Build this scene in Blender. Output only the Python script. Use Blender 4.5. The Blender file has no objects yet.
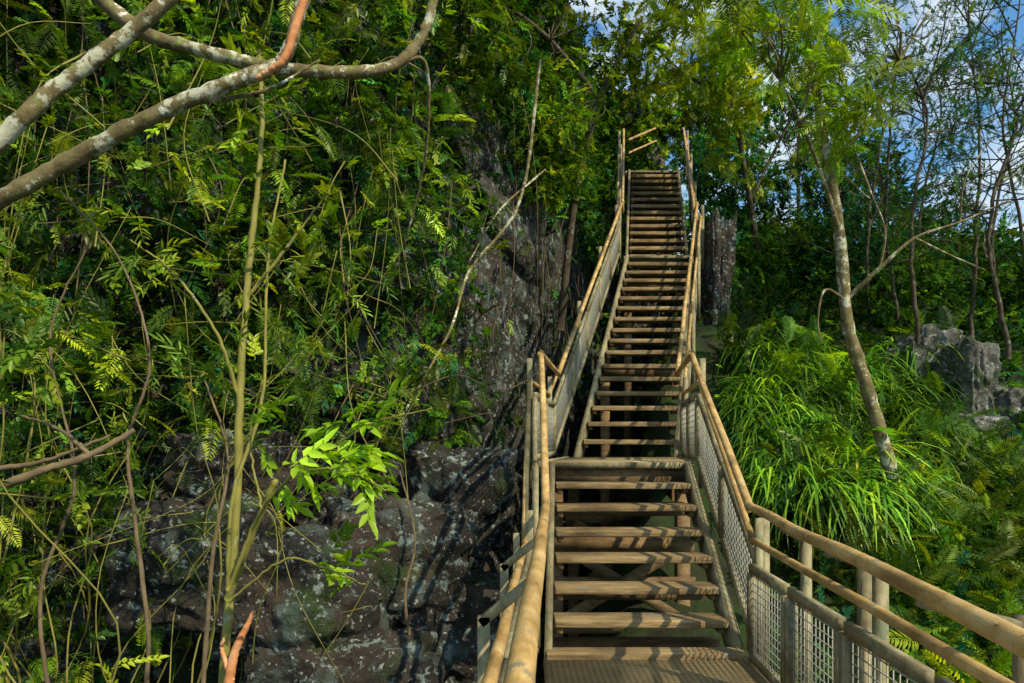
import bpy, math, random
import numpy as np
from mathutils import Vector, noise
rng=np.random.default_rng(11); random.seed(5)
F=683.;CX=512.;HY=440.
def W(px,py,d): return np.array([(px-CX)*d/F,d,(HY-py)*d/F])
def nz(v):
    v=np.asarray(v,float); return v/(np.linalg.norm(v,axis=-1,keepdims=True)+1e-9)
scene=bpy.context.scene
scene.view_settings.view_transform='Standard'
# ---------------------------------------------------------------- mesh builder
class MB:
    def __init__(s): s.v=[];s.f=[];s.c=[];s.n=0
    def add(s,v,f,c=None):
        v=np.asarray(v,float).reshape(-1,3); f=np.asarray(f,int).reshape(-1,4)
        s.v.append(v); s.f.append(f+s.n); s.n+=len(v)
        if c is not None: s.c.append(c)
    def build(s,name,mat,parent=None,smooth=False):
        v=np.concatenate(s.v); f=np.concatenate(s.f)
        me=bpy.data.meshes.new(name)
        me.vertices.add(len(v)); me.vertices.foreach_set('co',v.astype(np.float32).ravel())
        me.loops.add(f.size); me.loops.foreach_set('vertex_index',f.astype(np.int32).ravel())
        me.polygons.add(len(f))
        me.polygons.foreach_set('loop_start',np.arange(0,f.size,4,dtype=np.int32))
        me.polygons.foreach_set('loop_total',np.full(len(f),4,dtype=np.int32))
        if smooth: me.polygons.foreach_set('use_smooth',np.ones(len(f),dtype=bool))
        me.update(calc_edges=True)
        if s.c:
            c=np.concatenate(s.c); a=me.color_attributes.new('col','FLOAT_COLOR','POINT')
            a.data.foreach_set('color',np.hstack([c,np.ones((len(c),1))]).astype(np.float32).ravel())
        me.materials.append(mat)
        o=bpy.data.objects.new(name,me); scene.collection.objects.link(o)
        if parent: o.parent=parent
        return o
def empty(name):
    o=bpy.data.objects.new(name,None); scene.collection.objects.link(o); return o
BF=[[0,1,2,3],[7,6,5,4],[0,4,5,1],[1,5,6,2],[2,6,7,3],[3,7,4,0]]
def beam(mb,p0,p1,w,h,up=(0,0,1)):
    p0=np.array(p0,float);p1=np.array(p1,float);d=nz(p1-p0)
    up=np.array(up,float)
    if abs(d@up)>.95: up=np.array([0,1.,0])
    s=nz(np.cross(d,up));u=np.cross(s,d)
    v=[]
    for p in(p0,p1):
        for a,b in((-1,-1),(1,-1),(1,1),(-1,1)): v.append(p+s*a*w/2+u*b*h/2)
    mb.add(v,BF)
def cat(P,n):
    P=np.asarray(P,float)
    if len(P)<3: return np.array([P[0]+(P[-1]-P[0])*t for t in np.linspace(0,1,n)])
    Q=np.vstack([2*P[0]-P[1],P,2*P[-1]-P[-2]]);out=[]
    for t in np.linspace(0,len(P)-1-1e-6,n):
        i=int(t);f=t-i;a,b,c,d=Q[i:i+4]
        out.append(.5*((2*b)+(-a+c)*f+(2*a-5*b+4*c-d)*f*f+(-a+3*b-3*c+d)*f**3))
    return np.array(out)
def tube(mb,P,r0,r1,n=None,sides=7,jit=0.,lump=0.):
    P=np.asarray(P,float)
    if n is None: n=max(6,len(P)*5)
    C=cat(P,n);n=len(C)
    if jit: C=C+rng.normal(0,jit,C.shape)
    T=nz(np.gradient(C,axis=0)); ref=np.array([.31,.22,.92])
    if abs(T[n//2]@ref)>.9: ref=np.array([1.,.1,0])
    S=nz(np.cross(T,ref));U=np.cross(S,T)
    a=np.linspace(0,2*np.pi,sides,endpoint=False)
    R=np.linspace(r0,r1,n)[:,None]*(1+(rng.normal(0,lump,(n,sides))+rng.normal(0,lump,(n,1)) if lump else np.zeros((n,sides))))
    V=C[:,None,:]+R[:,:,None]*(np.cos(a)[None,:,None]*S[:,None,:]+np.sin(a)[None,:,None]*U[:,None,:])
    V=V.reshape(-1,3);f=[]
    for i in range(n-1):
        for j in range(sides):
            k=(j+1)%sides; f.append([i*sides+j,i*sides+k,(i+1)*sides+k,(i+1)*sides+j])
    V=np.vstack([V,C[0],C[-1]]);m=n*sides
    mb.add(V,f)
    for idx,c in((0,m),(n-1,m+1)):
        for j in range(0,sides-1,2):
            mb.f.append(np.array([[c,idx*sides+j,idx*sides+(j+1)%sides,idx*sides+(j+2)%sides]])+mb.n-len(V))
    return C
# ---------------------------------------------------------------- materials
def newmat(name):
    m=bpy.data.materials.new(name);m.use_nodes=True;nt=m.node_tree;nt.nodes.clear()
    return m,nt,nt.nodes,nt.links
def ramp(n,l,src,stops):
    r=n.new('ShaderNodeValToRGB');e=r.color_ramp.elements
    while len(e)<len(stops): e.new(.5)
    for i,(p,c) in enumerate(stops):
        e[i].position=p;e[i].color=(*c,1)
    l.new(src,r.inputs[0]);return r.outputs[0]
def noi(n,l,co,scale,detail=6,rough=.6,vs=None):
    if vs:
        mp=n.new('ShaderNodeMapping');mp.inputs['Scale'].default_value=vs;l.new(co,mp.inputs[0]);co=mp.outputs[0]
    t=n.new('ShaderNodeTexNoise');t.inputs['Scale'].default_value=scale;t.inputs['Detail'].default_value=detail;t.inputs['Roughness'].default_value=rough
    l.new(co,t.inputs['Vector']);return t.outputs['Fac']
def mix(n,l,f,a,b,mode='MIX'):
    m=n.new('ShaderNodeMix');m.data_type='RGBA';m.blend_type=mode
    for s,v in((m.inputs[0],f),(m.inputs[6],a),(m.inputs[7],b)):
        if isinstance(v,(int,float)): s.default_value=v
        elif isinstance(v,tuple): s.default_value=(*v,1)
        else: l.new(v,s)
    return m.outputs[2]
def surf(name,stops,scale,vs=None,patch=None,rough=.8,bump=.4,bscale=None,dirt=None,dist=.01):
    m,nt,n,l=newmat(name)
    tc=n.new('ShaderNodeTexCoord').outputs['Object']
    c=ramp(n,l,noi(n,l,tc,scale,8,.65,vs),stops)
    if patch:
        for (ps,lo,hi,pc) in patch:
            f=ramp(n,l,noi(n,l,tc,ps,7,.68),[(lo,(0,0,0)),(hi,(1,1,1))]); c=mix(n,l,f,c,pc)
    if dirt:
        f=ramp(n,l,noi(n,l,tc,dirt,4,.5),[(.3,(.42,.39,.37)),(.6,(1,1,1))]); c=mix(n,l,1.,c,f,'MULTIPLY')
    p=n.new('ShaderNodeBsdfPrincipled');p.inputs['Roughness'].default_value=rough
    p.inputs['Specular IOR Level'].default_value=.3
    l.new(c,p.inputs['Base Color'])
    b=n.new('ShaderNodeBump');b.inputs['Strength'].default_value=bump;b.inputs['Distance'].default_value=dist
    l.new(noi(n,l,tc,bscale or scale*2,8,.7,vs),b.inputs['Height']);l.new(b.outputs[0],p.inputs['Normal'])
    o=n.new('ShaderNodeOutputMaterial');l.new(p.outputs[0],o.inputs[0]);return m
M_tread=surf('tread_wood',[(.3,(.13,.085,.04)),(.5,(.28,.19,.085)),(.7,(.45,.33,.16))],3,(1.2,14,14),patch=[(7,.56,.66,(.19,.175,.12)),(4,.62,.7,(.10,.09,.05))],dirt=2.5,bump=.7)
M_brace=surf('brace_wood',[(.3,(.10,.06,.03)),(.5,(.20,.125,.055)),(.7,(.30,.20,.10))],3,(3,9,9),dirt=2.5,bump=.5)
M_rail=surf('handrail_wood',[(.3,(.30,.175,.055)),(.5,(.54,.34,.12)),(.7,(.70,.50,.23))],7,(3,1,3),patch=[(9,.57,.67,(.27,.22,.13)),(22,.62,.68,(.16,.12,.06))],dirt=3,rough=.42,bump=.45)
M_frame=surf('weathered_wood',[(.3,(.15,.125,.07)),(.5,(.28,.24,.13)),(.7,(.43,.37,.22))],6,(4,1.5,2),patch=[(8,.55,.63,(.15,.165,.09))],dirt=2,bump=.5)
M_wire=surf('galvanised_wire',[(.3,(.24,.24,.19)),(.7,(.4,.39,.32))],20,rough=.5,bump=.1)
M_bark=surf('lichen_bark',[(.3,(.07,.05,.02)),(.55,(.19,.15,.065)),(.7,(.29,.24,.12))],9,patch=[(6,.54,.58,(.46,.45,.33)),(13,.58,.65,(.17,.22,.04)),(9,.60,.62,(.66,.64,.54))],rough=.9,bump=.9,bscale=25)
M_barkd=surf('dark_bark',[(.3,(.025,.02,.013)),(.7,(.12,.09,.055))],8,patch=[(6,.58,.65,(.22,.23,.17))],rough=.9,bump=.8,bscale=22)
M_stem=surf('green_stem',[(.3,(.12,.12,.02)),(.7,(.29,.25,.055))],5,patch=[(8,.6,.66,(.26,.24,.15))],rough=.7,bump=.4)
M_twig=surf('dry_twig',[(.3,(.08,.055,.03)),(.7,(.22,.16,.09))],6,rough=.9,bump=.3)
M_orange=surf('torn_wood',[(.3,(.42,.13,.04)),(.5,(.64,.27,.11)),(.7,(.74,.45,.25))],9,rough=.8,bump=.5,bscale=50)
M_rock=surf('cliff_rock',[(.25,(.008,.008,.008)),(.45,(.026,.023,.020)),(.6,(.062,.044,.032)),(.75,(.10,.085,.065))],1.3,
   patch=[(1.9,.53,.64,(.095,.125,.115)),(1.4,.53,.66,(.028,.055,.010)),(6,.57,.62,(.24,.30,.27)),(17,.60,.64,(.40,.44,.40))],rough=.8,bump=1.,bscale=4,dist=.14)
M_stone=surf('outcrop_stone',[(.3,(.04,.036,.03)),(.52,(.15,.14,.12)),(.75,(.36,.36,.33))],2.6,patch=[(3,.50,.60,(.04,.065,.018)),(9,.56,.62,(.44,.46,.41)),(20,.58,.62,(.06,.055,.045))],rough=.95,bump=1.,bscale=9,dist=.08)
M_soil=surf('leaf_litter_soil',[(.3,(.012,.013,.006)),(.6,(.028,.035,.010)),(.75,(.05,.045,.02))],3,patch=[(2,.45,.58,(.022,.05,.008))],rough=.95,bump=1.,bscale=12,dist=.05)
def plate():
    m,nt,n,l=newmat('anti_slip_plate')
    tc=n.new('ShaderNodeTexCoord').outputs['Object']
    mp=n.new('ShaderNodeMapping');mp.inputs['Rotation'].default_value=(0,0,.785);mp.inputs['Scale'].default_value=(38,38,38);l.new(tc,mp.inputs[0])
    ck=n.new('ShaderNodeTexChecker');ck.inputs['Scale'].default_value=1.;l.new(mp.outputs[0],ck.inputs[0])
    c=ramp(n,l,noi(n,l,tc,5),[(.3,(.22,.15,.06)),(.7,(.46,.34,.15))])
    c=mix(n,l,.4,c,mix(n,l,ck.outputs['Fac'],(.08,.06,.03),(.55,.43,.22)))
    p=n.new('ShaderNodeBsdfPrincipled');p.inputs['Roughness'].default_value=.55;l.new(c,p.inputs['Base Color'])
    b=n.new('ShaderNodeBump');b.inputs['Distance'].default_value=.004;l.new(ck.outputs['Fac'],b.inputs['Height']);l.new(b.outputs[0],p.inputs['Normal'])
    o=n.new('ShaderNodeOutputMaterial');l.new(p.outputs[0],o.inputs[0]);return m
M_plate=plate()
def leafmat(name,trans=.35,gloss=.03):
    m,nt,n,l=newmat(name)
    a=n.new('ShaderNodeAttribute');a.attribute_name='col'
    p=n.new('ShaderNodeBsdfDiffuse');l.new(a.outputs['Color'],p.inputs['Color'])
    t=n.new('ShaderNodeBsdfTranslucent');l.new(mix(n,l,1.,a.outputs['Color'],(1.6,1.6,.4),'MULTIPLY'),t.inputs[0])
    s=n.new('ShaderNodeMixShader');s.inputs[0].default_value=trans;l.new(p.outputs[0],s.inputs[1]);l.new(t.outputs[0],s.inputs[2])
    out=s.outputs[0]
    if gloss:
        g=n.new('ShaderNodeBsdfGlossy');g.inputs['Roughness'].default_value=.42;g.inputs[0].default_value=(.9,1,.6,1)
        s2=n.new('ShaderNodeMixShader');s2.inputs[0].default_value=gloss;l.new(out,s2.inputs[1]);l.new(g.outputs[0],s2.inputs[2]);out=s2.outputs[0]
    o=n.new('ShaderNodeOutputMaterial');l.new(out,o.inputs[0]);return m
M_leaf=leafmat('leaf');M_leafb=leafmat('leaf_matt',.3,0)
# ---------------------------------------------------------------- leaf templates (grow along +Y, up +Z, unit length)
def blade(base,d,side,up,L,w,fold=.25,two=True,droop=.15):
    b=np.array(base);d=np.array(d);side=np.array(side);up=np.array(up)
    if two:
        v=[b,b+d*L*.3-side*w+up*fold*w,b+d*L*.68-side*w*.75+up*(fold*w-droop*L*.5),b+d*L-up*droop*L,
           b+d*L*.68+side*w*.75+up*(fold*w-droop*L*.5),b+d*L*.3+side*w+up*fold*w]
        return v,[[0,3,2,1],[0,5,4,3]]
    v=[b,b+d*L*.4-side*w+up*fold*w,b+d*L-up*droop*L,b+d*L*.4+side*w+up*fold*w]
    return v,[[0,3,2,1]]
def stack(lst):
    V=[];Q=[];n=0
    for v,q in lst:
        V+=list(v);Q+=[[i+n for i in r] for r in q];n+=len(v)
    return np.array(V),np.array(Q)
def t_pinnate(n=15,droop=.35,lw=.026,ll=.25,ang=68):
    L=[]
    for i in range(n):
        t=.1+.88*i/(n-1); ln=ll*(math.sin(math.pi*min(1,t*.85+.12))**.7)+.04
        for s in(-1,1):
            a=math.radians(ang-20*t+random.uniform(-6,6)); d=np.array([s*math.sin(a),math.cos(a),random.uniform(-.3,.05)])
            sd=np.array([math.cos(a),-s*math.sin(a),0])
            L.append(blade((0,t,-droop*t*t),nz(d),nz(sd),(0,0,1),ln,lw,.2,False,.2))
    w=.006
    L.append(([(-w,0,0),(w,0,0),(w,.5,-droop*.25),(-w,.5,-droop*.25)],[[0,1,2,3]]))
    L.append(([(-w,.5,-droop*.25),(w,.5,-droop*.25),(0,.98,-droop*.96),(-w,.98,-droop*.96)],[[0,1,2,3]]))
    return stack(L)
def t_twig(n=10,ll=.34,lw=.075,spread=70,droop=.2):
    L=[]
    for i in range(n):
        t=.15+.85*i/(n-1); s=1 if i%2 else -1
        a=math.radians(random.uniform(.6,1.1)*spread)*(1-.6*t)
        d=nz(np.array([s*math.sin(a),math.cos(a),random.uniform(-.5,.35)]));sd=nz(np.cross(d,[random.uniform(-.5,.5),0,1]));up=np.cross(sd,d)
        L.append(blade((0,t*.8,-droop*t*t),d,sd,up,ll*random.uniform(.7,1.1),lw*random.uniform(.8,1.1),.3,True,random.uniform(.05,.3)))
    w=.008
    L.append(([(-w,0,0),(w,0,0),(w,.8,-droop),(-w,.8,-droop)],[[0,1,2,3]]))
    return stack(L)
TP=[t_pinnate() for _ in range(4)]
TB=[t_twig() for _ in range(5)]
TS=[t_twig(14,.2,.05,80,.3) for _ in range(4)]
TL=[t_twig(9,.42,.035,60,.35) for _ in range(4)]
def rnd_dirs(k,bias,amt=1.):
    d=nz(rng.normal(0,1,(k,3)));return nz(d*amt+np.asarray(bias))
SY=[0,4.44,6.35,8.15,12.8,13.35,17,19];SXc=[.6,.86,1.0,1.36,2.76,2.86,3.53,3.8];SZ=[-1.4,-1.4,-.21,-.21,3.45,3.45,6.7,6.7]
def clear(p,m=.35):
    x,y,z=p.T;sx=np.interp(y,SY,SXc);szz=np.interp(y,SY,SZ)
    inn=(np.abs(x-sx)<.75+m)&(z>szz-1.)&(z<szz+2.4)&(y<19.5)
    inn|=(y<8.5)&(x>-.5)&(x<sx+.9+m)&(y>0)&(z<4)
    return ~inn
def inst(mb,pos,dirs,scale,temps,pal,jit=.3,cl=None,upj=.5,cull=True):
    pos=np.asarray(pos);K=len(pos)
    if K==0:return
    scale=np.broadcast_to(scale,(K,))
    if cull:
        k=clear(pos+dirs*scale[:,None]*.6);pos=pos[k];dirs=dirs[k];scale=scale[k]
        if cl is not None: cl=cl[k]
        K=len(pos)
        if K==0:return
    pal=np.array(pal);which=rng.integers(0,len(temps),K)
    up=nz(np.array([0,0,1.])+rng.normal(0,upj,(K,3)))
    X=nz(np.cross(dirs,up));Z=np.cross(X,dirs)
    ci=rng.integers(0,len(pal),K);base=pal[ci]*np.exp(rng.normal(0,jit,(K,1)))
    if cl is not None: base=base*cl[:,None]
    for w in range(len(temps)):
        I=np.where(which==w)[0]
        if not len(I):continue
        V,Q=temps[w];m=len(V)
        P=(V[None,:,0:1]*X[I][:,None,:]+V[None,:,1:2]*dirs[I][:,None,:]+V[None,:,2:3]*Z[I][:,None,:])*scale[I][:,None,None]+pos[I][:,None,:]
        C=np.repeat(base[I][:,None,:],m,1)*np.exp(rng.normal(0,.12,(len(I),m,1)))
        QQ=Q[None]+(np.arange(len(I))*m)[:,None,None]
        mb.add(P.reshape(-1,3),QQ.reshape(-1,4),np.clip(C.reshape(-1,3),0,.7))
def clump(p,s=.7,seed=0.,lo=.3,hi=1.8):
    v=np.array([noise.noise(Vector((q[0]*s+seed,q[1]*s,q[2]*s))) for q in p]); return np.clip(.92+v*2.,lo,hi)
G_mid=[(.046,.115,.010),(.066,.14,.012),(.036,.095,.012),(.10,.17,.012)]
G_yel=[(.17,.26,.012),(.24,.29,.014),(.11,.21,.012),(.20,.24,.018)]
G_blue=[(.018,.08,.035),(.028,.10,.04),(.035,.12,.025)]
G_dark=[(.016,.045,.010),(.028,.065,.012)]
# ---------------------------------------------------------------- terrain
def smooth(a,b,x):
    t=np.clip((x-a)/(b-a),0,1);return t*t*(3-2*t)
CXs=[-40,-14,-9,-4.9,-2.6,-1.4,-.4,.4,1.1,1.7,2.4,6];CYs=[3,3.5,5.3,6.7,7.8,8.7,10.2,12.2,14.5,17,19.5,21]
def cliff_y(x,z): return np.interp(x,CXs,CYs)+.10*(z+3.5)
def hill_z(x,y):
    h=-1.25+.6*(y-7); h=np.where(y>16.5,4.45+.12*(y-16.5),h)
    h=np.where(y>60,9.67-.3*(y-60),h)
    edge=.1+.30*(y-5.5); g=smooth(edge-.6,edge+.8,x)
    h=h*g+(-4.2)*(1-g)
    return np.maximum(h,-4.2)
def fr(p,s,o=5): return noise.fractal(Vector(p)*s,1.,2.,o)
def grid(nx,ny,fn):
    V=np.array([fn(i/(nx-1),j/(ny-1)) for j in range(ny) for i in range(nx)])
    a=np.arange(nx-1);b=np.arange(ny-1);A,B=np.meshgrid(a,b);k=(B*nx+A).ravel()
    return V,np.stack([k,k+1,k+nx+1,k+nx],1)
def cliff_pt(u,v):
    x=-14+19*u;z=-4.6+15.5*v
    y=float(cliff_y(x,z))
    q=Vector((x*.7+.35*fr((x,z,1),.8),z*.8+.35*fr((x,z,5),.7),0))
    dd,pp=noise.voronoi(q);e=min(1,(dd[1]-dd[0])*2.8)
    q2=Vector((x*2.+.3*fr((x,z,2),1.5),z*1.5,3.));d2,p2=noise.voronoi(q2);e2=min(1,(d2[1]-d2[0])*3)
    y-=.65*noise.cell(pp[0]*7.3)*e**.6+.32*e**.5+.13*e2*noise.cell(p2[0]*5.1)
    y-=.35*fr((x,z,0),.5)+.12*fr((x,z,3),2.6)
    return (x,y+.35,z+.12*fr((x,z,9),1.2))
mb=MB();V,Q=grid(420,340,cliff_pt);mb.add(V,Q);mb.build('rock_cliff',M_rock,smooth=False)
def hill_pt(u,v):
    x=-3+60*u**1.6;y=2+98*v**2.2
    return (x,y,float(hill_z(x,y))+.35*fr((x,y,0),.5)+.08*fr((x,y,4),2.5))
mb=MB();V,Q=grid(200,220,hill_pt);mb.add(V,Q);mb.build('hillside',M_soil,smooth=True)
mb=MB();V,Q=grid(60,60,lambda u,v:(-600+1200*u,-600+1200*v,-4.35));mb.add(V,Q);mb.build('ground',M_soil)
def rock(mb,c,s,seed,rot=0,rd=.45):
    n=26
    for ax in range(3):
        for sg in(-1,1):
            def fn(u,v):
                p=[0,0,0];p[ax]=sg;p[(ax+1)%3]=2*u-1;p[(ax+2)%3]=(2*v-1)*sg
                q=Vector(p);q=q.lerp(q.normalized()*1.15,rd)
                so=Vector((seed*.37,0,0))
                dv,pv=noise.voronoi(q*1.3+so)
                q=q*(1+.25*noise.noise(q*1.2+so)-.22*max(0,.25-(dv[1]-dv[0]))*2+.10*noise.noise(q*4+so)+.04*noise.noise(q*11+so))
                x,y,z=q.x*s[0],q.y*s[1],q.z*s[2]
                return (c[0]+x*math.cos(rot)-y*math.sin(rot),c[1]+x*math.sin(rot)+y*math.cos(rot),c[2]+z)
            V,Q=grid(n,n,fn);mb.add(V,Q)
mb=MB()
for (px,py,d,s,r) in[(968,384,9.7,(.21,.35,.58),.1),(930,370,10.4,(.42,.5,.58),-.2),(895,380,10.8,(.36,.4,.45),.1),(968,432,9.4,(.36,.35,.22),-.1),(1014,424,9.9,(.42,.4,.50),.5),(935,425,10.0,(.55,.5,.35),.3)]:
    rock(mb,W(px,py,d),s,px,r,.4)
mb.build('rock_outcrop',M_stone,smooth=False)
mb=MB();rock(mb,W(852,545,7.2),(.14,.2,.36),3,.2);mb.build('boulder',M_stone,smooth=False)
mb=MB();rock(mb,W(716,300,13.),(.22,.4,1.5),9,.1,.2);mb.build('rock_pillar',M_rock,smooth=False)
for (px,py,d,s,r) in[(200,560,6.3,(.65,.6,.55),.3),(300,600,6.4,(.75,.6,.6),-.3),(395,560,7.0,(.7,.6,.62),.2),(455,640,7.2,(.6,.6,.6),.6),(350,680,6.2,(.8,.6,.45),.1),(460,500,8.2,(.6,.6,.6),.1),(235,470,7.0,(.6,.5,.4),.5)]:
    mb=MB();rock(mb,W(px,py,d),s,px,r,.45);mb.build('cliff_boulder',M_rock,smooth=False)
# ---------------------------------------------------------------- staircase
st=empty('wooden_staircase')
A0=(.86,4.44,-1.40);A1=(1.00,6.35,-.21);B0=(1.36,8.15,-.21);B1=(2.76,12.8,3.45);C0=(2.86,13.45,3.45);C1=(3.53,17.0,6.7)
tr=MB();sg=MB();un=MB()
def flight(a,b,n,hw,th=.05):
    a=np.array(a);b=np.array(b)
    for i in range(1,n):
        t=i/n;p=a+(b-a)*t
        j=rng.normal(0,.005,3)
        hx=np.array([hw-.012,0,0]);q=np.array([p[0],p[1]+.02,p[2]-.025])+j
        beam(tr,q-hx,q+hx+[0,0,rng.normal(0,.005)],.235,th)
        for s in(-1,1): beam(un,q+[s*(hw-.045),-.09,-.05],q+[s*(hw-.045),.10,-.05],.045,.045)
    for s in(-1,1):
        o=np.array([s*(hw+.025),0,-.10]);d=(b-a)
        beam(sg,a+o-d*.01,b+o+d*.005,.05,.25)
flight(A0,A1,7,.60);flight(B0,B1,17,.57,.06);flight(C0,C1,14,.58,.07)
for t in(.2,.45,.7,.92):
    p=np.array(A0)+(np.array(A1)-np.array(A0))*t;beam(un,p+[-.6,.1,-.33],p+[.6,.1,-.33],.09,.12)
x0,x1=.42,1.62
for y in(6.5,8.0):
    for x in(x0,x1): beam(un,(x+(y-6.5)*.2,y,-.34),(x+(y-6.5)*.2,y,-4.2),.12,.12)
    for z in(-.9,-1.35,-1.75,-2.6): beam(un,(x0-.1+(y-6.5)*.2,y-.08,z),(x1+.1+(y-6.5)*.2,y-.08,z),.05,.12)
    beam(un,(x0+(y-6.5)*.2,y-.14,-.95),(x1+(y-6.5)*.2,y-.14,-1.7),.04,.10);beam(un,(x1+(y-6.5)*.2,y-.19,-.95),(x0+(y-6.5)*.2,y-.19,-1.7),.04,.10)
for (c,z) in((B1,3.2),(C1,6.4),((2.0,10.4,1.5),1.3)):
    for s in(-.55,.55): beam(un,(c[0]+s,c[1]+.25,z),(c[0]+s,c[1]+.25,z-4.5),.13,.13)
    beam(un,(c[0]-.6,c[1]+.15,z-.25),(c[0]+.6,c[1]+.15,z-.25),.06,.14)
pl=MB()
def slab(a,b,hw,th=.04):
    a=np.array(a);b=np.array(b);v=[]
    for z in(0,-th):
        for p,s in((a,-1),(a,1),(b,1),(b,-1)): v.append(p+[s*hw,0,z])
    pl.add(v,BF)
def landing(a,b,hw):
    slab(a,b,hw);a=np.array(a);b=np.array(b)
    beam(sg,a+[-hw-.01,-.035,-.03],a+[hw+.01,-.035,-.03],.06,.055)
    beam(un,a+[-hw,.03,-.13],a+[hw,.03,-.13],.06,.17)
    for s in(-1,1): beam(sg,a+[s*(hw+.03),0,-.09],b+[s*(hw+.03),0,-.09],.05,.2)
landing((.97,6.38,-.205),(1.36,8.2,-.205),.67)
landing((2.76,12.85,3.455),(2.86,13.45,3.455),.6)
landing((3.53,17.05,6.705),(3.75,18.6,6.705),.65)
slab((.80,.2,-1.40),(.86,4.36,-1.40),.66)
beam(tr,(.22,4.42,-1.385),(1.50,4.42,-1.385),.14,.05)
for x in(.1,1.5): beam(un,(x,.2,-1.52),(x,4.4,-1.52),.08,.18)
for y in(.5,2.4,4.3):
    for x in(.1,1.5): beam(un,(x,y,-1.6),(x,y,-4.2),.12,.12)
o=tr.build('treads',M_tread,st);bv=o.modifiers.new('b','BEVEL');bv.width=.007;bv.segments=2
sg.build('stringers',M_frame,st);un.build('under_bracing',M_brace,st);pl.build('landing_plates',M_plate,st)
L=np.array([(-.035,.4,-.42),(.215,4.35,-.41),(.27,6.35,.80),(.56,8.2,.80),(2.08,12.9,4.48),(2.18,13.45,4.5),(2.78,17,7.72)])
R=np.array([(.95,.7,-.42),(1.51,4.35,-.42),(1.67,6.35,.8),(1.985,8.2,.8),(3.5,12.9,4.48),(3.60,13.45,4.5),(4.27,17,7.75)])
hr=MB()
def pole(mb,a,b,r,ext=.03):
    a=np.array(a,float);b=np.array(b,float);d=nz(b-a);n=max(4,int(np.linalg.norm(b-a)/.5))
    a=a-d*ext;b=b+d*ext
    P=np.array([a+(b-a)*t for t in np.linspace(0,1,n)]);P[1:-1]+=rng.normal(0,.0022,P[1:-1].shape)
    tube(mb,P,r*1.04,r*.96,n=n*3,sides=14,lump=.006)
for P in(L,R):
    for i in range(6): pole(hr,P[i],P[i+1],.027)
L2=L+np.array([-.11,0,-.25]);L2[0]=(-.14,.5,-.66);L2[1]=(.08,4.3,-.66)
R2=R+np.array([.07,0,-.25]);R2[0]=(1.17,.8,-.63);R2[1]=(1.515,4.3,-.63)
for P in(L2,R2):
    for i in range(6): pole(hr,P[i],P[i+1],.021)
pole(hr,(2.95,17.3,7.6),(4.1,19.5,8.9),.03);pole(hr,(2.95,17.25,7.25),(4.1,19.4,8.5),.025)
hr.build('handrails',M_rail,st,smooth=True)
po=MB();wi=MB();fm=MB()
def baluster_panel(p0,p1,h0b,h0t,sp=.05,parts=1):
    p0=np.array(p0,float);p1=np.array(p1,float);z=np.array([0,0,1.])
    for k in range(parts):
        a=p0+(p1-p0)*(k/parts);b=p0+(p1-p0)*((k+1)/parts);d=nz(b-a);a=a+d*.03;b=b-d*.03
        for h in(h0b,h0t): beam(fm,a+z*h,b+z*h,.035,.055)
        for q in(a,b): beam(fm,q+z*(h0b+.03),q+z*(h0t-.03),.05,.036,up=(0,1,0))
        Ln=np.linalg.norm(b-a);n=int(Ln/sp)
        for i in range(1,n):
            q=a+(b-a)*i/n;beam(wi,q+z*h0b,q+z*h0t,.0045,.0045,up=(0,1,0))
        m=int((h0t-h0b)/sp)
        for i in range(1,m):
            h=h0b+(h0t-h0b)*i/m;beam(wi,a+z*h,b+z*h,.0045,.0045)
def post(x,y,zb,zt,w=.07): beam(po,(x,y,zb),(x,y,zt),w,w,up=(0,1,0))
for side,P in((-1,L),(1,R)):
    off=.06*side
    for i in(1,2,3,4,5):
        a=P[i]+[off,0,-1.0];b=P[i+1]+[off,0,-1.0]
        Ln=np.linalg.norm(b-a)
        baluster_panel(a,b,.04,.62,.055,max(1,round(Ln/1.15)))
        n=max(1,round(Ln/1.9))
        for k in range(n+1):
            if k==n and i<5: continue
            q=a+(b-a)*k/n;post(q[0]+side*.045,q[1]+.02,q[2]-.25,q[2]+.96,.05)
baluster_panel((1.33,.9,-1.4),(1.5,4.3,-1.4),.05,.60,.045,5)
for y in(1.9,2.72,2.86,3.5,4.28): post(1.5-.05*(4.35-y)+.05,y,-1.7,-.49,.042)
for y in(1.9,2.75,3.5):
    x=1.5-.05*(4.35-y);beam(po,(x+.05,y,-.52),(.95+(y-.7)*.153,y,-.45),.04,.03)
baluster_panel((-.12,.6,-1.4),(.085,4.3,-1.4),.05,.60,.045,4)
for y in(1.5,2.25,3.2,4.25): post(.08-.06*(4.3-y)-.05,y,-1.7,-.58,.04)
for y in(2.25,3.2): beam(po,(.02-.06*(4.3-y),y,-.6),(-.03+(y-.5)*.064,y,-.45),.04,.03)
po.build('posts',M_frame,st);wi.build('wire_mesh',M_wire,st);fm.build('panel_frames',M_frame,st)
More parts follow.
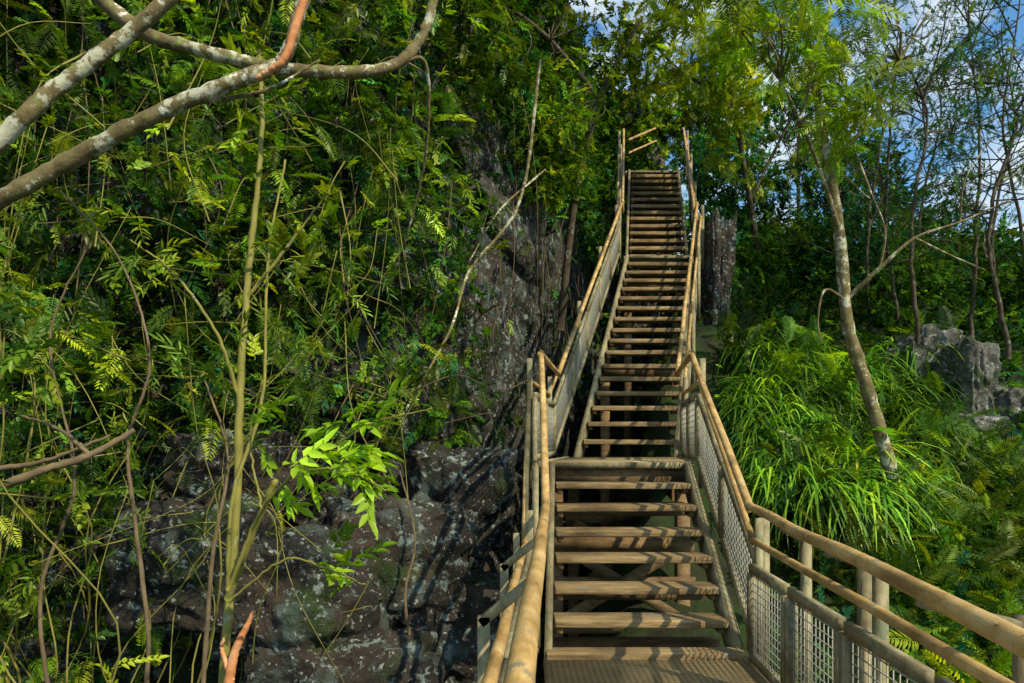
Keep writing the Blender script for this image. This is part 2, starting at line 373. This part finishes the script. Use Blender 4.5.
# ---------------------------------------------------------------- left cliff vegetation
def cliff_positions(K,xr,zr,off,cond=None):
    x=rng.uniform(*xr,K);z=rng.uniform(*zr,K)
    y=cliff_y(x,z)-.3-rng.uniform(0,1,K)**1.5*off
    p=np.stack([x,y,z],1)
    if cond is not None: p=p[cond(p)]
    return p
def dens(p,s,seed,th):
    return np.array([noise.noise(Vector((q[0]*s+seed,q[1]*s,q[2]*s)))>th for q in p])
def rockzone(p,k=1.):
    x,y,z=p.T; r=rng.random(len(p));b=x/y
    bare=smooth(-.60,-.48,b)*(1-smooth(-.4,.7,z))
    cleft=smooth(-.09,-.03,b)*(1-smooth(4.,5.8,z))
    low=smooth(-1.2,.9,-z)*.65
    return r>np.clip(np.maximum(bare*.97,np.maximum(cleft*.84,low))*k,0,.99)
mb=MB()
p=cliff_positions(9000,(-7.5,3),(-3.5,8),.6,rockzone)
inst(mb,p,rnd_dirs(len(p),(0,-.8,-.3)),rng.uniform(.22,.42,len(p)),TS+TB,G_mid+G_dark+G_blue,cl=clump(p))
p=cliff_positions(1600,(-.2,3.5),(5,11),.8)
inst(mb,p,rnd_dirs(len(p),(0,-.8,-.1)),rng.uniform(.3,.5,len(p)),TS+TB,G_mid+G_blue,cl=clump(p))
mb.build('cliff_ivy',M_leafb)
mb=MB()
p=cliff_positions(6400,(-7.5,-.2),(-3,6.8),2.0,rockzone);p=p[dens(p,.9,3.,.0)]
inst(mb,p,rnd_dirs(len(p),(.35,-.6,-.1)),rng.uniform(.24,.46,len(p)),TP,G_mid+G_mid+G_yel,cl=clump(p,.9,5),upj=.3)
mb.build('fern_thicket',M_leaf)
mb=MB()
p=cliff_positions(4400,(-7.5,.3),(-3,6.8),2.4,rockzone);p=p[dens(p,.8,13.,.0)]
inst(mb,p,rnd_dirs(len(p),(.3,-.5,0)),rng.uniform(.2,.38,len(p)),TL+TB,G_mid+G_mid+G_yel,cl=clump(p,.9,15))
mb.build('bamboo_shrub',M_leaf)
tg=MB();lf=MB()
def sprigs(P,k,temps,pal,sc,bias=(0,-.2,.1),r=.06):
    t=rng.uniform(.15,1,k)*(len(P)-1);i=t.astype(int).clip(0,len(P)-2);f=(t-i)[:,None]
    q=P[i]*(1-f)+P[i+1]*f+rng.normal(0,r,(k,3))*.5
    keep=rockzone(q,1.);q=q[keep];k=len(q)
    if k: inst(lf,q,rnd_dirs(k,bias),rng.uniform(sc[0],sc[1],k),temps,pal)
for i in range(62):
    px=rng.uniform(-120,400)
    if px>170 and i%3: px=rng.uniform(-120,170)
    d=rng.uniform(4.4,6.8)
    b=np.array([(px-CX)*d/F,d,-3.6+rng.uniform(0,.8)]);h=rng.uniform(2.5,6.)
    lean=np.array([rng.normal(.06,.2),rng.normal(-.1,.12),1.]);Ps=[b]
    for k in range(1,6):
        Ps.append(b+lean*h*k/5+np.array([rng.normal(0,.14),rng.normal(0,.12),-.02*k*k*abs(lean[0])*h]))
    if max(q[0] for q in Ps)>-.55: continue
    C=tube(tg,Ps,rng.uniform(.006,.013),.003,n=24,sides=5)
    sprigs(C[8:],18,[TL,TB,TP,TS][i%4],G_yel+G_mid,(.16,.32))
for i in range(170):
    px=rng.uniform(-60,420);py=rng.uniform(40,600);d=rng.uniform(4.4,7)
    a=W(px,py,d);dr=nz(rng.normal(0,1,3)*[1,.5,.8]);Ln=rng.uniform(.5,1.6)
    Ps=[a,a+dr*Ln*.5+rng.normal(0,.06,3),a+dr*Ln+rng.normal(0,.12,3)+[0,0,-.1]]
    if Ps[-1][0]>-.6 : continue
    C=tube(tg,Ps,rng.uniform(.004,.008),.002,n=12,sides=4)
    if i%2==0: sprigs(C,6,[TL,TB,TS][i%3],G_yel+G_mid,(.14,.26))
tg.build('thicket_stems',M_stem,smooth=True);lf.build('thicket_leaves',M_leaf)
def plant(name,branches,mat,leaves=None,sides=9,lump=.05,jit=.002):
    e=empty(name);m=MB();Cs=[]
    for (pts,r0,r1) in branches: Cs.append(tube(m,[W(*q) for q in pts],r0,r1,n=max(24,len(pts)*9),sides=sides,lump=lump,jit=jit))
    m.build('trunk_and_limbs',mat,e,smooth=True)
    if leaves:
        l=MB()
        for fn in leaves: fn(l,Cs)
        l.build('leaves',M_leaf,e)
    return e,Cs
def lv(ci,k,temps,pal,sc,bias=(0,-.2,.1),r=.08,t0=.15):
    def fn(l,Cs):
        P=Cs[ci];t=rng.uniform(t0,1,k)*(len(P)-1);i=t.astype(int).clip(0,len(P)-2);f=(t-i)[:,None]
        q=P[i]*(1-f)+P[i+1]*f+rng.normal(0,r,(k,3))
        inst(l,q,rnd_dirs(k,bias),rng.uniform(sc[0],sc[1],k),temps,pal)
    return fn
plant('slender_sapling',[([(218,760,3.7),(226,640,3.7),(236,520,3.8),(240,400,3.8),(246,300,3.9),(256,200,4),(262,120,4.1),(258,30,4.2)],.028,.012),
 ([(240,400,3.8),(215,330,3.7),(170,270,3.7),(130,240,3.6)],.012,.004),([(246,300,3.9),(300,230,3.9),(330,190,3.9)],.012,.004),
 ([(228,610,3.7),(232,500,3.7),(262,400,3.8),(268,260,3.9),(285,160,4)],.013,.006),
 ([(228,600,3.7),(250,540,3.6),(275,480,3.5)],.020,.016)],M_stem,
 [lv(1,14,TL,G_yel,(.14,.24)),lv(2,16,TB,G_yel,(.12,.22)),lv(0,18,TB,G_yel,(.14,.24),t0=.6)])
plant('slender_sapling',[([(140,760,4.3),(148,640,4.3),(135,520,4.3),(128,440,4.4),(150,360,4.4),(120,260,4.5),(60,190,4.5)],.016,.005),([(200,740,4.6),(212,560,4.6),(228,460,4.7),(205,380,4.8)],.018,.006),([(60,760,4.5),(40,600,4.5),(75,480,4.5),(50,340,4.6),(90,240,4.6)],.015,.005),
 ([(420,690,6.2),(405,600,6.2),(415,540,6.3),(400,470,6.4)],.018,.007)],M_twig,[lv(0,12,TL,G_yel,(.14,.26),t0=.5),lv(2,12,TB,G_yel,(.14,.26),t0=.4)])
big=[t_twig(7,.46,.095,65,.15) for _ in range(4)];BY=[(.26,.40,.015),(.21,.36,.015),(.17,.32,.015)]
plant('broadleaf_sapling',[([(228,590,3.2),(262,510,3.1),(310,462,3.0),(370,425,2.9),(432,408,2.8)],.010,.003),
 ([(300,470,3.0),(345,470,2.9),(385,490,2.8)],.006,.003),([(230,600,3.2),(285,560,3.1),(330,570,3),(365,585,2.9)],.007,.003),
 ([(262,510,3.1),(250,440,3.1),(262,380,3.)],.006,.003),([(330,452,3.),(350,430,3.),(360,405,3.)],.005,.002)],M_stem,
 [lv(0,17,big,BY,(.16,.24),(1.1,-.4,.0),.03,.3),lv(1,10,big,BY,(.15,.23),(1.,-.4,-.1),.03,.3),
  lv(2,7,big,BY,(.13,.2),(.7,-.4,0),.03,.4),lv(3,5,big,BY,(.13,.2),(.0,-.4,.4),.03,.4),lv(4,5,big,BY,(.14,.2),(.4,-.4,.4),.03,.4)])
plant('dead_stump',[([(226,700,3.5),(234,655,3.5),(246,628,3.5),(254,611,3.5)],.028,.010),([(232,680,3.5),(222,650,3.5),(224,638,3.5)],.016,.006)],M_orange,lump=.04,jit=.001)
plant('lichen_limb',[([(-60,235,3.2),(0,200,3.1),(80,155,3.1),(170,108,3.1),(262,72,3.1)],.042,.034),([(262,72,3.1),(285,56,3.1),(300,10,3.1),(318,-40,3.1)],.032,.024),
  ([(180,104,3.1),(260,92,3.2),(320,60,3.3)],.012,.005)],M_bark,lump=.05)
plant('lichen_limb',[([(-50,190,3.3),(10,130,3.3),(60,85,3.35),(120,40,3.4),(195,-25,3.4)],.043,.034)],M_bark,lump=.05)
plant('torn_limb',[([(258,78,3.075),(270,70,3.06),(285,57,3.052),(300,12,3.052),(316,-38,3.052)],.012,.022)],M_orange,lump=.04,jit=.001)
plant('lichen_limb',[([(70,-30,3.8),(140,30,3.8),(200,50,3.8),(262,66,3.8),(330,72,3.8),(392,66,3.9),(425,30,4),(440,-30,4)],.043,.028),
  ([(392,66,3.9),(425,62,4),(428,130,4.2),(420,185,4.4),(404,246,4.6)],.012,.006)],M_bark)
plant('dead_branch',[([(-40,505,4),(30,475,4),(90,455,4.1),(135,430,4.2)],.03,.016),([(90,455,4.1),(60,430,4.1),(20,415,4.2)],.016,.006),([(-20,470,4.1),(40,462,4.1),(110,436,4.1)],.02,.008)],M_twig)
plant('hanging_vine',[([(540,60,9),(520,200,9.2),(470,270,8.9),(450,330,8.4),(400,420,7.9)],.025,.015),([(545,170,9.6),(500,210,9),(470,260,8.6)],.016,.008)],M_bark)
vn=MB()
for i in range(80):
    x=rng.uniform(-7,1.6);z=rng.uniform(2,7);y=float(cliff_y(x,z))-rng.uniform(.4,1.4);Ln=rng.uniform(1.5,4.5)
    tube(vn,[(x,y,z),(x+rng.normal(0,.15),y-.1,z-Ln*.4),(x+rng.normal(0,.3),y,z-Ln)],.008,.003,n=14,sides=4)
for i in range(70):
    x=rng.uniform(-2.2,.3);z=rng.uniform(-2.6,.8);y=float(cliff_y(x,z))-rng.uniform(.7,1.4);d=nz(rng.normal(0,1,3)*[1,.3,.9]);Ln=rng.uniform(.4,1.3)
    tube(vn,[(x,y,z),np.array([x,y,z])+d*Ln*.5+rng.normal(0,.15,3),np.array([x,y,z])+d*Ln],.010,.003,n=12,sides=5)
vn.build('hanging_roots',M_twig,smooth=True)
# ---------------------------------------------------------------- canopy above / behind the stairs
def blob(c,r,k):
    d=nz(rng.normal(0,1,(k,3)))*(rng.uniform(.15,1,(k,1))**.45);return np.array(c)+d*np.array(r)
def crown(l,blobs,temps,pal,sc,bias=(0,-.2,-.4),seed=0,th=-.12,s=.8,**kw):
    for(c,r,k) in blobs:
        p=blob(c,r,k);p=p[dens(p,s,seed,th)]
        inst(l,p,rnd_dirs(len(p),bias),rng.uniform(sc[0],sc[1],len(p)),temps,pal,cl=clump(p,.6,seed+3,.5,1.6),**kw)
def tree(name,limbs,mat,blobs,temps,pal,sc,seed,lm=None,**kw):
    e=empty(name);m=MB()
    for(pts,r0,r1) in limbs: tube(m,[W(*q) for q in pts],r0,r1,n=len(pts)*7,sides=8,lump=.05)
    ends=[W(*pts[-1]) for pts,_,_ in limbs]+[W(*pts[len(pts)//2]) for pts,_,_ in limbs]
    for(c,r,k) in blobs:
        for _ in range(9):
            q=blob(c,r,1)[0];a=min(ends,key=lambda t:np.linalg.norm(t-q));mid=(a+q)/2+rng.normal(0,.15,3)
            tube(m,[a,mid,q],.016,.004,n=12,sides=4)
    m.build('trunk_and_limbs',mat,e,smooth=True)
    l=MB();crown(l,blobs,temps,pal,sc,seed=seed,**kw);l.build('crown_leaves',lm or M_leaf,e)
tree('canopy_tree',[([(560,330,13.5),(575,200,13),(600,100,12.6),(640,20,12)],.09,.03),([(600,100,12.6),(550,40,12),(500,0,11.5)],.05,.03)],M_barkd,
 [(W(565,40,12.5),(1.3,1.3,1.2),650),(W(470,30,10),(1.4,1.,.9),450),(W(555,150,12.2),(.9,.8,1.0),450)],TB+TS,G_mid+G_yel,(.24,.4),1,lm=M_leafb,th=-.04)
tree('yellow_green_tree',[([(765,420,15),(762,300,15),(750,200,14.8),(730,100,14.5),(700,20,14),(680,-40,14)],.075,.03),([(750,200,14.8),(790,120,14.5),(820,60,14)],.04,.02),([(730,100,14.5),(680,70,14),(640,30,14)],.035,.015)],M_barkd,
 [(W(690,40,14),(1.6,1.,1.2),800),(W(765,60,14),(1.6,1.,1.3),800),(W(740,150,14.5),(1.3,.9,.9),500),(W(645,60,13.5),(.9,1.,.8),350)],TP+TB,G_yel+[(.30,.34,.01)],(.28,.46),2,th=.0)
tree('feathery_tree',[([(903,530,7.5),(885,450,7.5),(866,385,7.5),(848,325,7.5),(842,260,7.5),(835,200,7.4),(824,140,7.3),(812,60,7.2),(800,-30,7)],.080,.040),
 ([(846,300,7.5),(880,268,7.3),(915,238,7.2),(960,222,7.1),(1010,200,7.)],.028,.007),([(915,238,7.2),(950,255,7.1),(985,270,7.1)],.012,.005),([(880,268,7.3),(885,230,7.2),(870,190,7.2)],.014,.005),([(960,222,7.1),(965,180,7),(990,140,7)],.010,.004),
 ([(838,225,7.4),(820,170,7.2),(800,120,7.),(780,80,6.9)],.026,.01),([(830,165,7.3),(870,120,7.2),(900,60,7.),(930,10,6.9)],.03,.01),([(846,300,7.5),(825,290,7.4),(818,320,7.4),(822,345,7.4)],.016,.006)],M_bark,
 [(W(800,20,6.8),(.8,.6,.3),70),(W(755,0,6.6),(.8,.6,.3),65),(W(850,75,7.),(.4,.5,.4),36),(W(835,125,7.2),(.35,.4,.3),20)],TP,G_yel+[(.10,.2,.01)],(.32,.5),4,th=-1)
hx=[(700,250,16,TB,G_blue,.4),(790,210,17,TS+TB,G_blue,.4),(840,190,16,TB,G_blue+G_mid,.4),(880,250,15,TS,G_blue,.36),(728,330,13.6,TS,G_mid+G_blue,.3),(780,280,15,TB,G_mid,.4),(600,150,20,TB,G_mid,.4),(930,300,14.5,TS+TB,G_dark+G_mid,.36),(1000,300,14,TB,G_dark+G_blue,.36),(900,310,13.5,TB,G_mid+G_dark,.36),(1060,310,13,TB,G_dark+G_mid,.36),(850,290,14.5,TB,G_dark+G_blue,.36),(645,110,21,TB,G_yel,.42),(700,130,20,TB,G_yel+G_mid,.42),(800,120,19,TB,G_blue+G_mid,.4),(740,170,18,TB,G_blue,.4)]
for j,(px,py,d,t,pal,s) in enumerate(hx):
    c=W(px,py,d);g=float(hill_z(c[0],d+.5));base=((c[0]+.2),d+.5,g-.3)
    e=empty('hillside_tree');m=MB()
    C=tube(m,[base,(c[0]+rng.normal(0,.3),d+.3,(g+c[2])/2),c],.07,.03,n=16,sides=7)
    for _ in range(14):
        q=blob(c,(1.5,1.,1.3),1)[0];tube(m,[C[-4-(_%5)],(C[-4]+q)/2+rng.normal(0,.15,3),q],.018,.004,n=10,sides=4)
    m.build('trunk_and_limbs',M_barkd,e,smooth=True)
    l=MB();crown(l,[(c,(1.8,1.1,1.4),760)],t,pal,(s*.7,s*1.2),seed=j*3.,th=-.12);l.build('crown_leaves',M_leafb,e)
mb=MB();K=3400
x=rng.uniform(4,24,K);z=5+rng.uniform(0,1,K)**1.4*np.interp(x,[4,10,14,17,24],[8,8,5.5,3,2.5]);p=np.stack([x,rng.uniform(24,28,K),z],1)
p=p[dens(p,.35,40.,-.14)]
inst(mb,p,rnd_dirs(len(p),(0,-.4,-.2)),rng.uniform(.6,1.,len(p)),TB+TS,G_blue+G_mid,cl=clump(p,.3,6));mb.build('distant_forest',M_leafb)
for (px,d,n,top) in((905,12,24,20),(970,11,28,0),(1030,10.5,24,-20),(870,13,14,40),(940,14,24,60),(1000,13,24,30),(920,10,16,90),(1010,9.5,16,110)):
    e=empty('twiggy_tree');m=MB();l=MB()
    C=tube(m,[W(px,360,d),W(px-8+rng.normal(0,10),230,d),W(px+6+rng.normal(0,14),120,d),W(px-6,top,d)],.036,.009,n=30,sides=6,jit=.01)
    for k in range(n):
        a=C[rng.integers(6,29)];dr=nz(np.array([rng.normal(0,1),rng.normal(0,.6),rng.uniform(-.1,.9)]));Ln=rng.uniform(.7,1.9)
        Cb=tube(m,[a,a+dr*Ln*.5+rng.normal(0,.1,3),a+dr*Ln+rng.normal(0,.18,3)],.014,.004,n=10,sides=4)
        for _ in range(6):
            b=Cb[rng.integers(3,10)];d2=nz(dr+rng.normal(0,.7,3));L2_=rng.uniform(.25,.7)
            Cc=tube(m,[b,b+d2*L2_*.5+rng.normal(0,.03,3),b+d2*L2_],.006,.002,n=6,sides=3)
            q=Cc[rng.integers(2,6,4)];inst(l,q,rnd_dirs(4,(0,0,-.3)),rng.uniform(.12,.24,4),TS,G_mid+G_blue)
    m.build('trunk_and_limbs',M_barkd,e,smooth=True);l.build('crown_leaves',M_leafb,e)
# ---------------------------------------------------------------- hillside undergrowth
def hill_pos(K,xr,yr,up=.4):
    x=rng.uniform(*xr,K);y=rng.uniform(*yr,K)
    k=(x<y*.82)
    b=x/y;k&=~((b>.54)&(b<.75)&(y>8.4)&(y<10.3)&(rng.random(len(x))<.88))
    k&=~((b>.47)&(b<.58)&(y<7.6)&(y>5)&(rng.random(len(x))<.6))
    x=x[k];y=y[k];sx=np.interp(y,[0,4.4,6.4,8.2,12.8,17,30],[1.5,1.75,1.8,2.15,3.6,4.5,4.5]);k=x>sx+.25;x=x[k];y=y[k]
    return np.stack([x,y,hill_z(x,y)+rng.uniform(0,up,len(x))],1)
mb=MB();p=hill_pos(13000,(1,14),(3.5,18),.4)
inst(mb,p,rnd_dirs(len(p),(0,-.3,.4)),rng.uniform(.18,.36,len(p)),TB+TS,G_mid+G_dark+G_blue,cl=clump(p,.6,8))
p=np.stack([rng.uniform(-1,6,1600),rng.uniform(8,20,1600)],1);p=np.column_stack([p,hill_z(p[:,0],p[:,1])+rng.uniform(0,.4,1600)]);p=p[p[:,2]>-3.5]
inst(mb,p,rnd_dirs(len(p),(0,-.3,.3)),rng.uniform(.2,.32,len(p)),TS,G_dark+G_mid)
mb.build('undergrowth',M_leafb)
mb=MB();p=hill_pos(2400,(3,7),(4.5,8),.6)
inst(mb,p,rnd_dirs(len(p),(-.1,-.2,.5)),rng.uniform(.25,.42,len(p)),TP,G_yel+G_mid,cl=clump(p,.8,2))
p=hill_pos(900,(2,7),(7,11),.9);p=p[dens(p,.9,7.,.05)]
inst(mb,p,rnd_dirs(len(p),(-.1,-.4,.4)),rng.uniform(.35,.6,len(p)),TP,G_mid+G_dark+G_yel[:1],cl=clump(p,.8,2))
mb.build('fern_bank',M_leaf)
def t_grass():
    n=6;V=[];Q=[];arch=random.uniform(.6,1.3);w=.014
    for i in range(n+1):
        t=i/n;ww=w*(1-t)**.6+.001;V+=[(-ww,t*.8*(1-.15*t),.75*t-arch*t*t),(ww,t*.8*(1-.15*t),.75*t-arch*t*t)]
    for i in range(n): Q.append([2*i,2*i+1,2*i+3,2*i+2])
    return np.array(V),np.array(Q)
TG=[t_grass() for _ in range(7)]
mb=MB()
for i in range(88):
    px=rng.uniform(735,930);d=rng.uniform(7.4,11)
    x=(px-CX)*d/F;c=np.array([x,d,float(hill_z(x,d))+.15]);k=rng.integers(60,130)
    if x<np.interp(d,[6.4,8.2,12.8],[1.9,2.3,3.9])+.4: continue
    a=rng.uniform(0,6.28,k);dr=np.stack([np.cos(a),np.sin(a)-.35,np.zeros(k)+rng.uniform(0,.6,k)],1)
    p=c+rng.normal(0,.08,(k,3))*[1,1,.3];tone=math.exp(rng.normal(-.08,.42))
    inst(mb,p,nz(dr),rng.uniform(.5,1.3,k)*rng.uniform(.7,1.25),TG,[(.12,.26,.012),(.18,.31,.015),(.08,.20,.015),(.06,.15,.02)],cl=clump(p,.9,1,.4,1.6)*tone,upj=.1)
mb.build('long_grass',M_leaf)
# ---------------------------------------------------------------- sky, sun, camera
el=math.radians(42);az=math.radians(138)
w=bpy.data.worlds.new('World');scene.world=w;w.use_nodes=True;nt=w.node_tree;n=nt.nodes;l=nt.links;n.clear()
sky=n.new('ShaderNodeTexSky');sky.sky_type='NISHITA';sky.sun_disc=False;sky.sun_elevation=el;sky.sun_rotation=az
tc=n.new('ShaderNodeTexCoord').outputs['Generated']
f=ramp(n,l,noi(n,l,tc,6,8,.6,(1,1,1.8)),[(.42,(0,0,0)),(.58,(1,1,1))])
c=mix(n,l,f,mix(n,l,1.,sky.outputs[0],(.95,1.6,1.9),'MULTIPLY'),(7.4,8.4,9.))
bg=n.new('ShaderNodeBackground');bg.inputs[1].default_value=.11;l.new(c,bg.inputs[0])
o=n.new('ShaderNodeOutputWorld');l.new(bg.outputs[0],o.inputs[0])
sd=np.array([math.sin(az)*math.cos(el),math.cos(az)*math.cos(el),math.sin(el)])
s=bpy.data.lights.new('sun','SUN');s.energy=5.;s.angle=math.radians(.6);s.color=(1,.88,.63)
so=bpy.data.objects.new('sun',s);scene.collection.objects.link(so);so.rotation_euler=Vector(sd).to_track_quat('Z','Y').to_euler()
cam=bpy.data.cameras.new('camera');cam.lens=24.01;cam.sensor_width=36;cam.shift_y=(HY-341.5)/1024.;cam.clip_end=3000;cam.clip_start=.05
co=bpy.data.objects.new('camera',cam);scene.collection.objects.link(co);co.rotation_euler=(math.pi/2,0,0);scene.camera=co
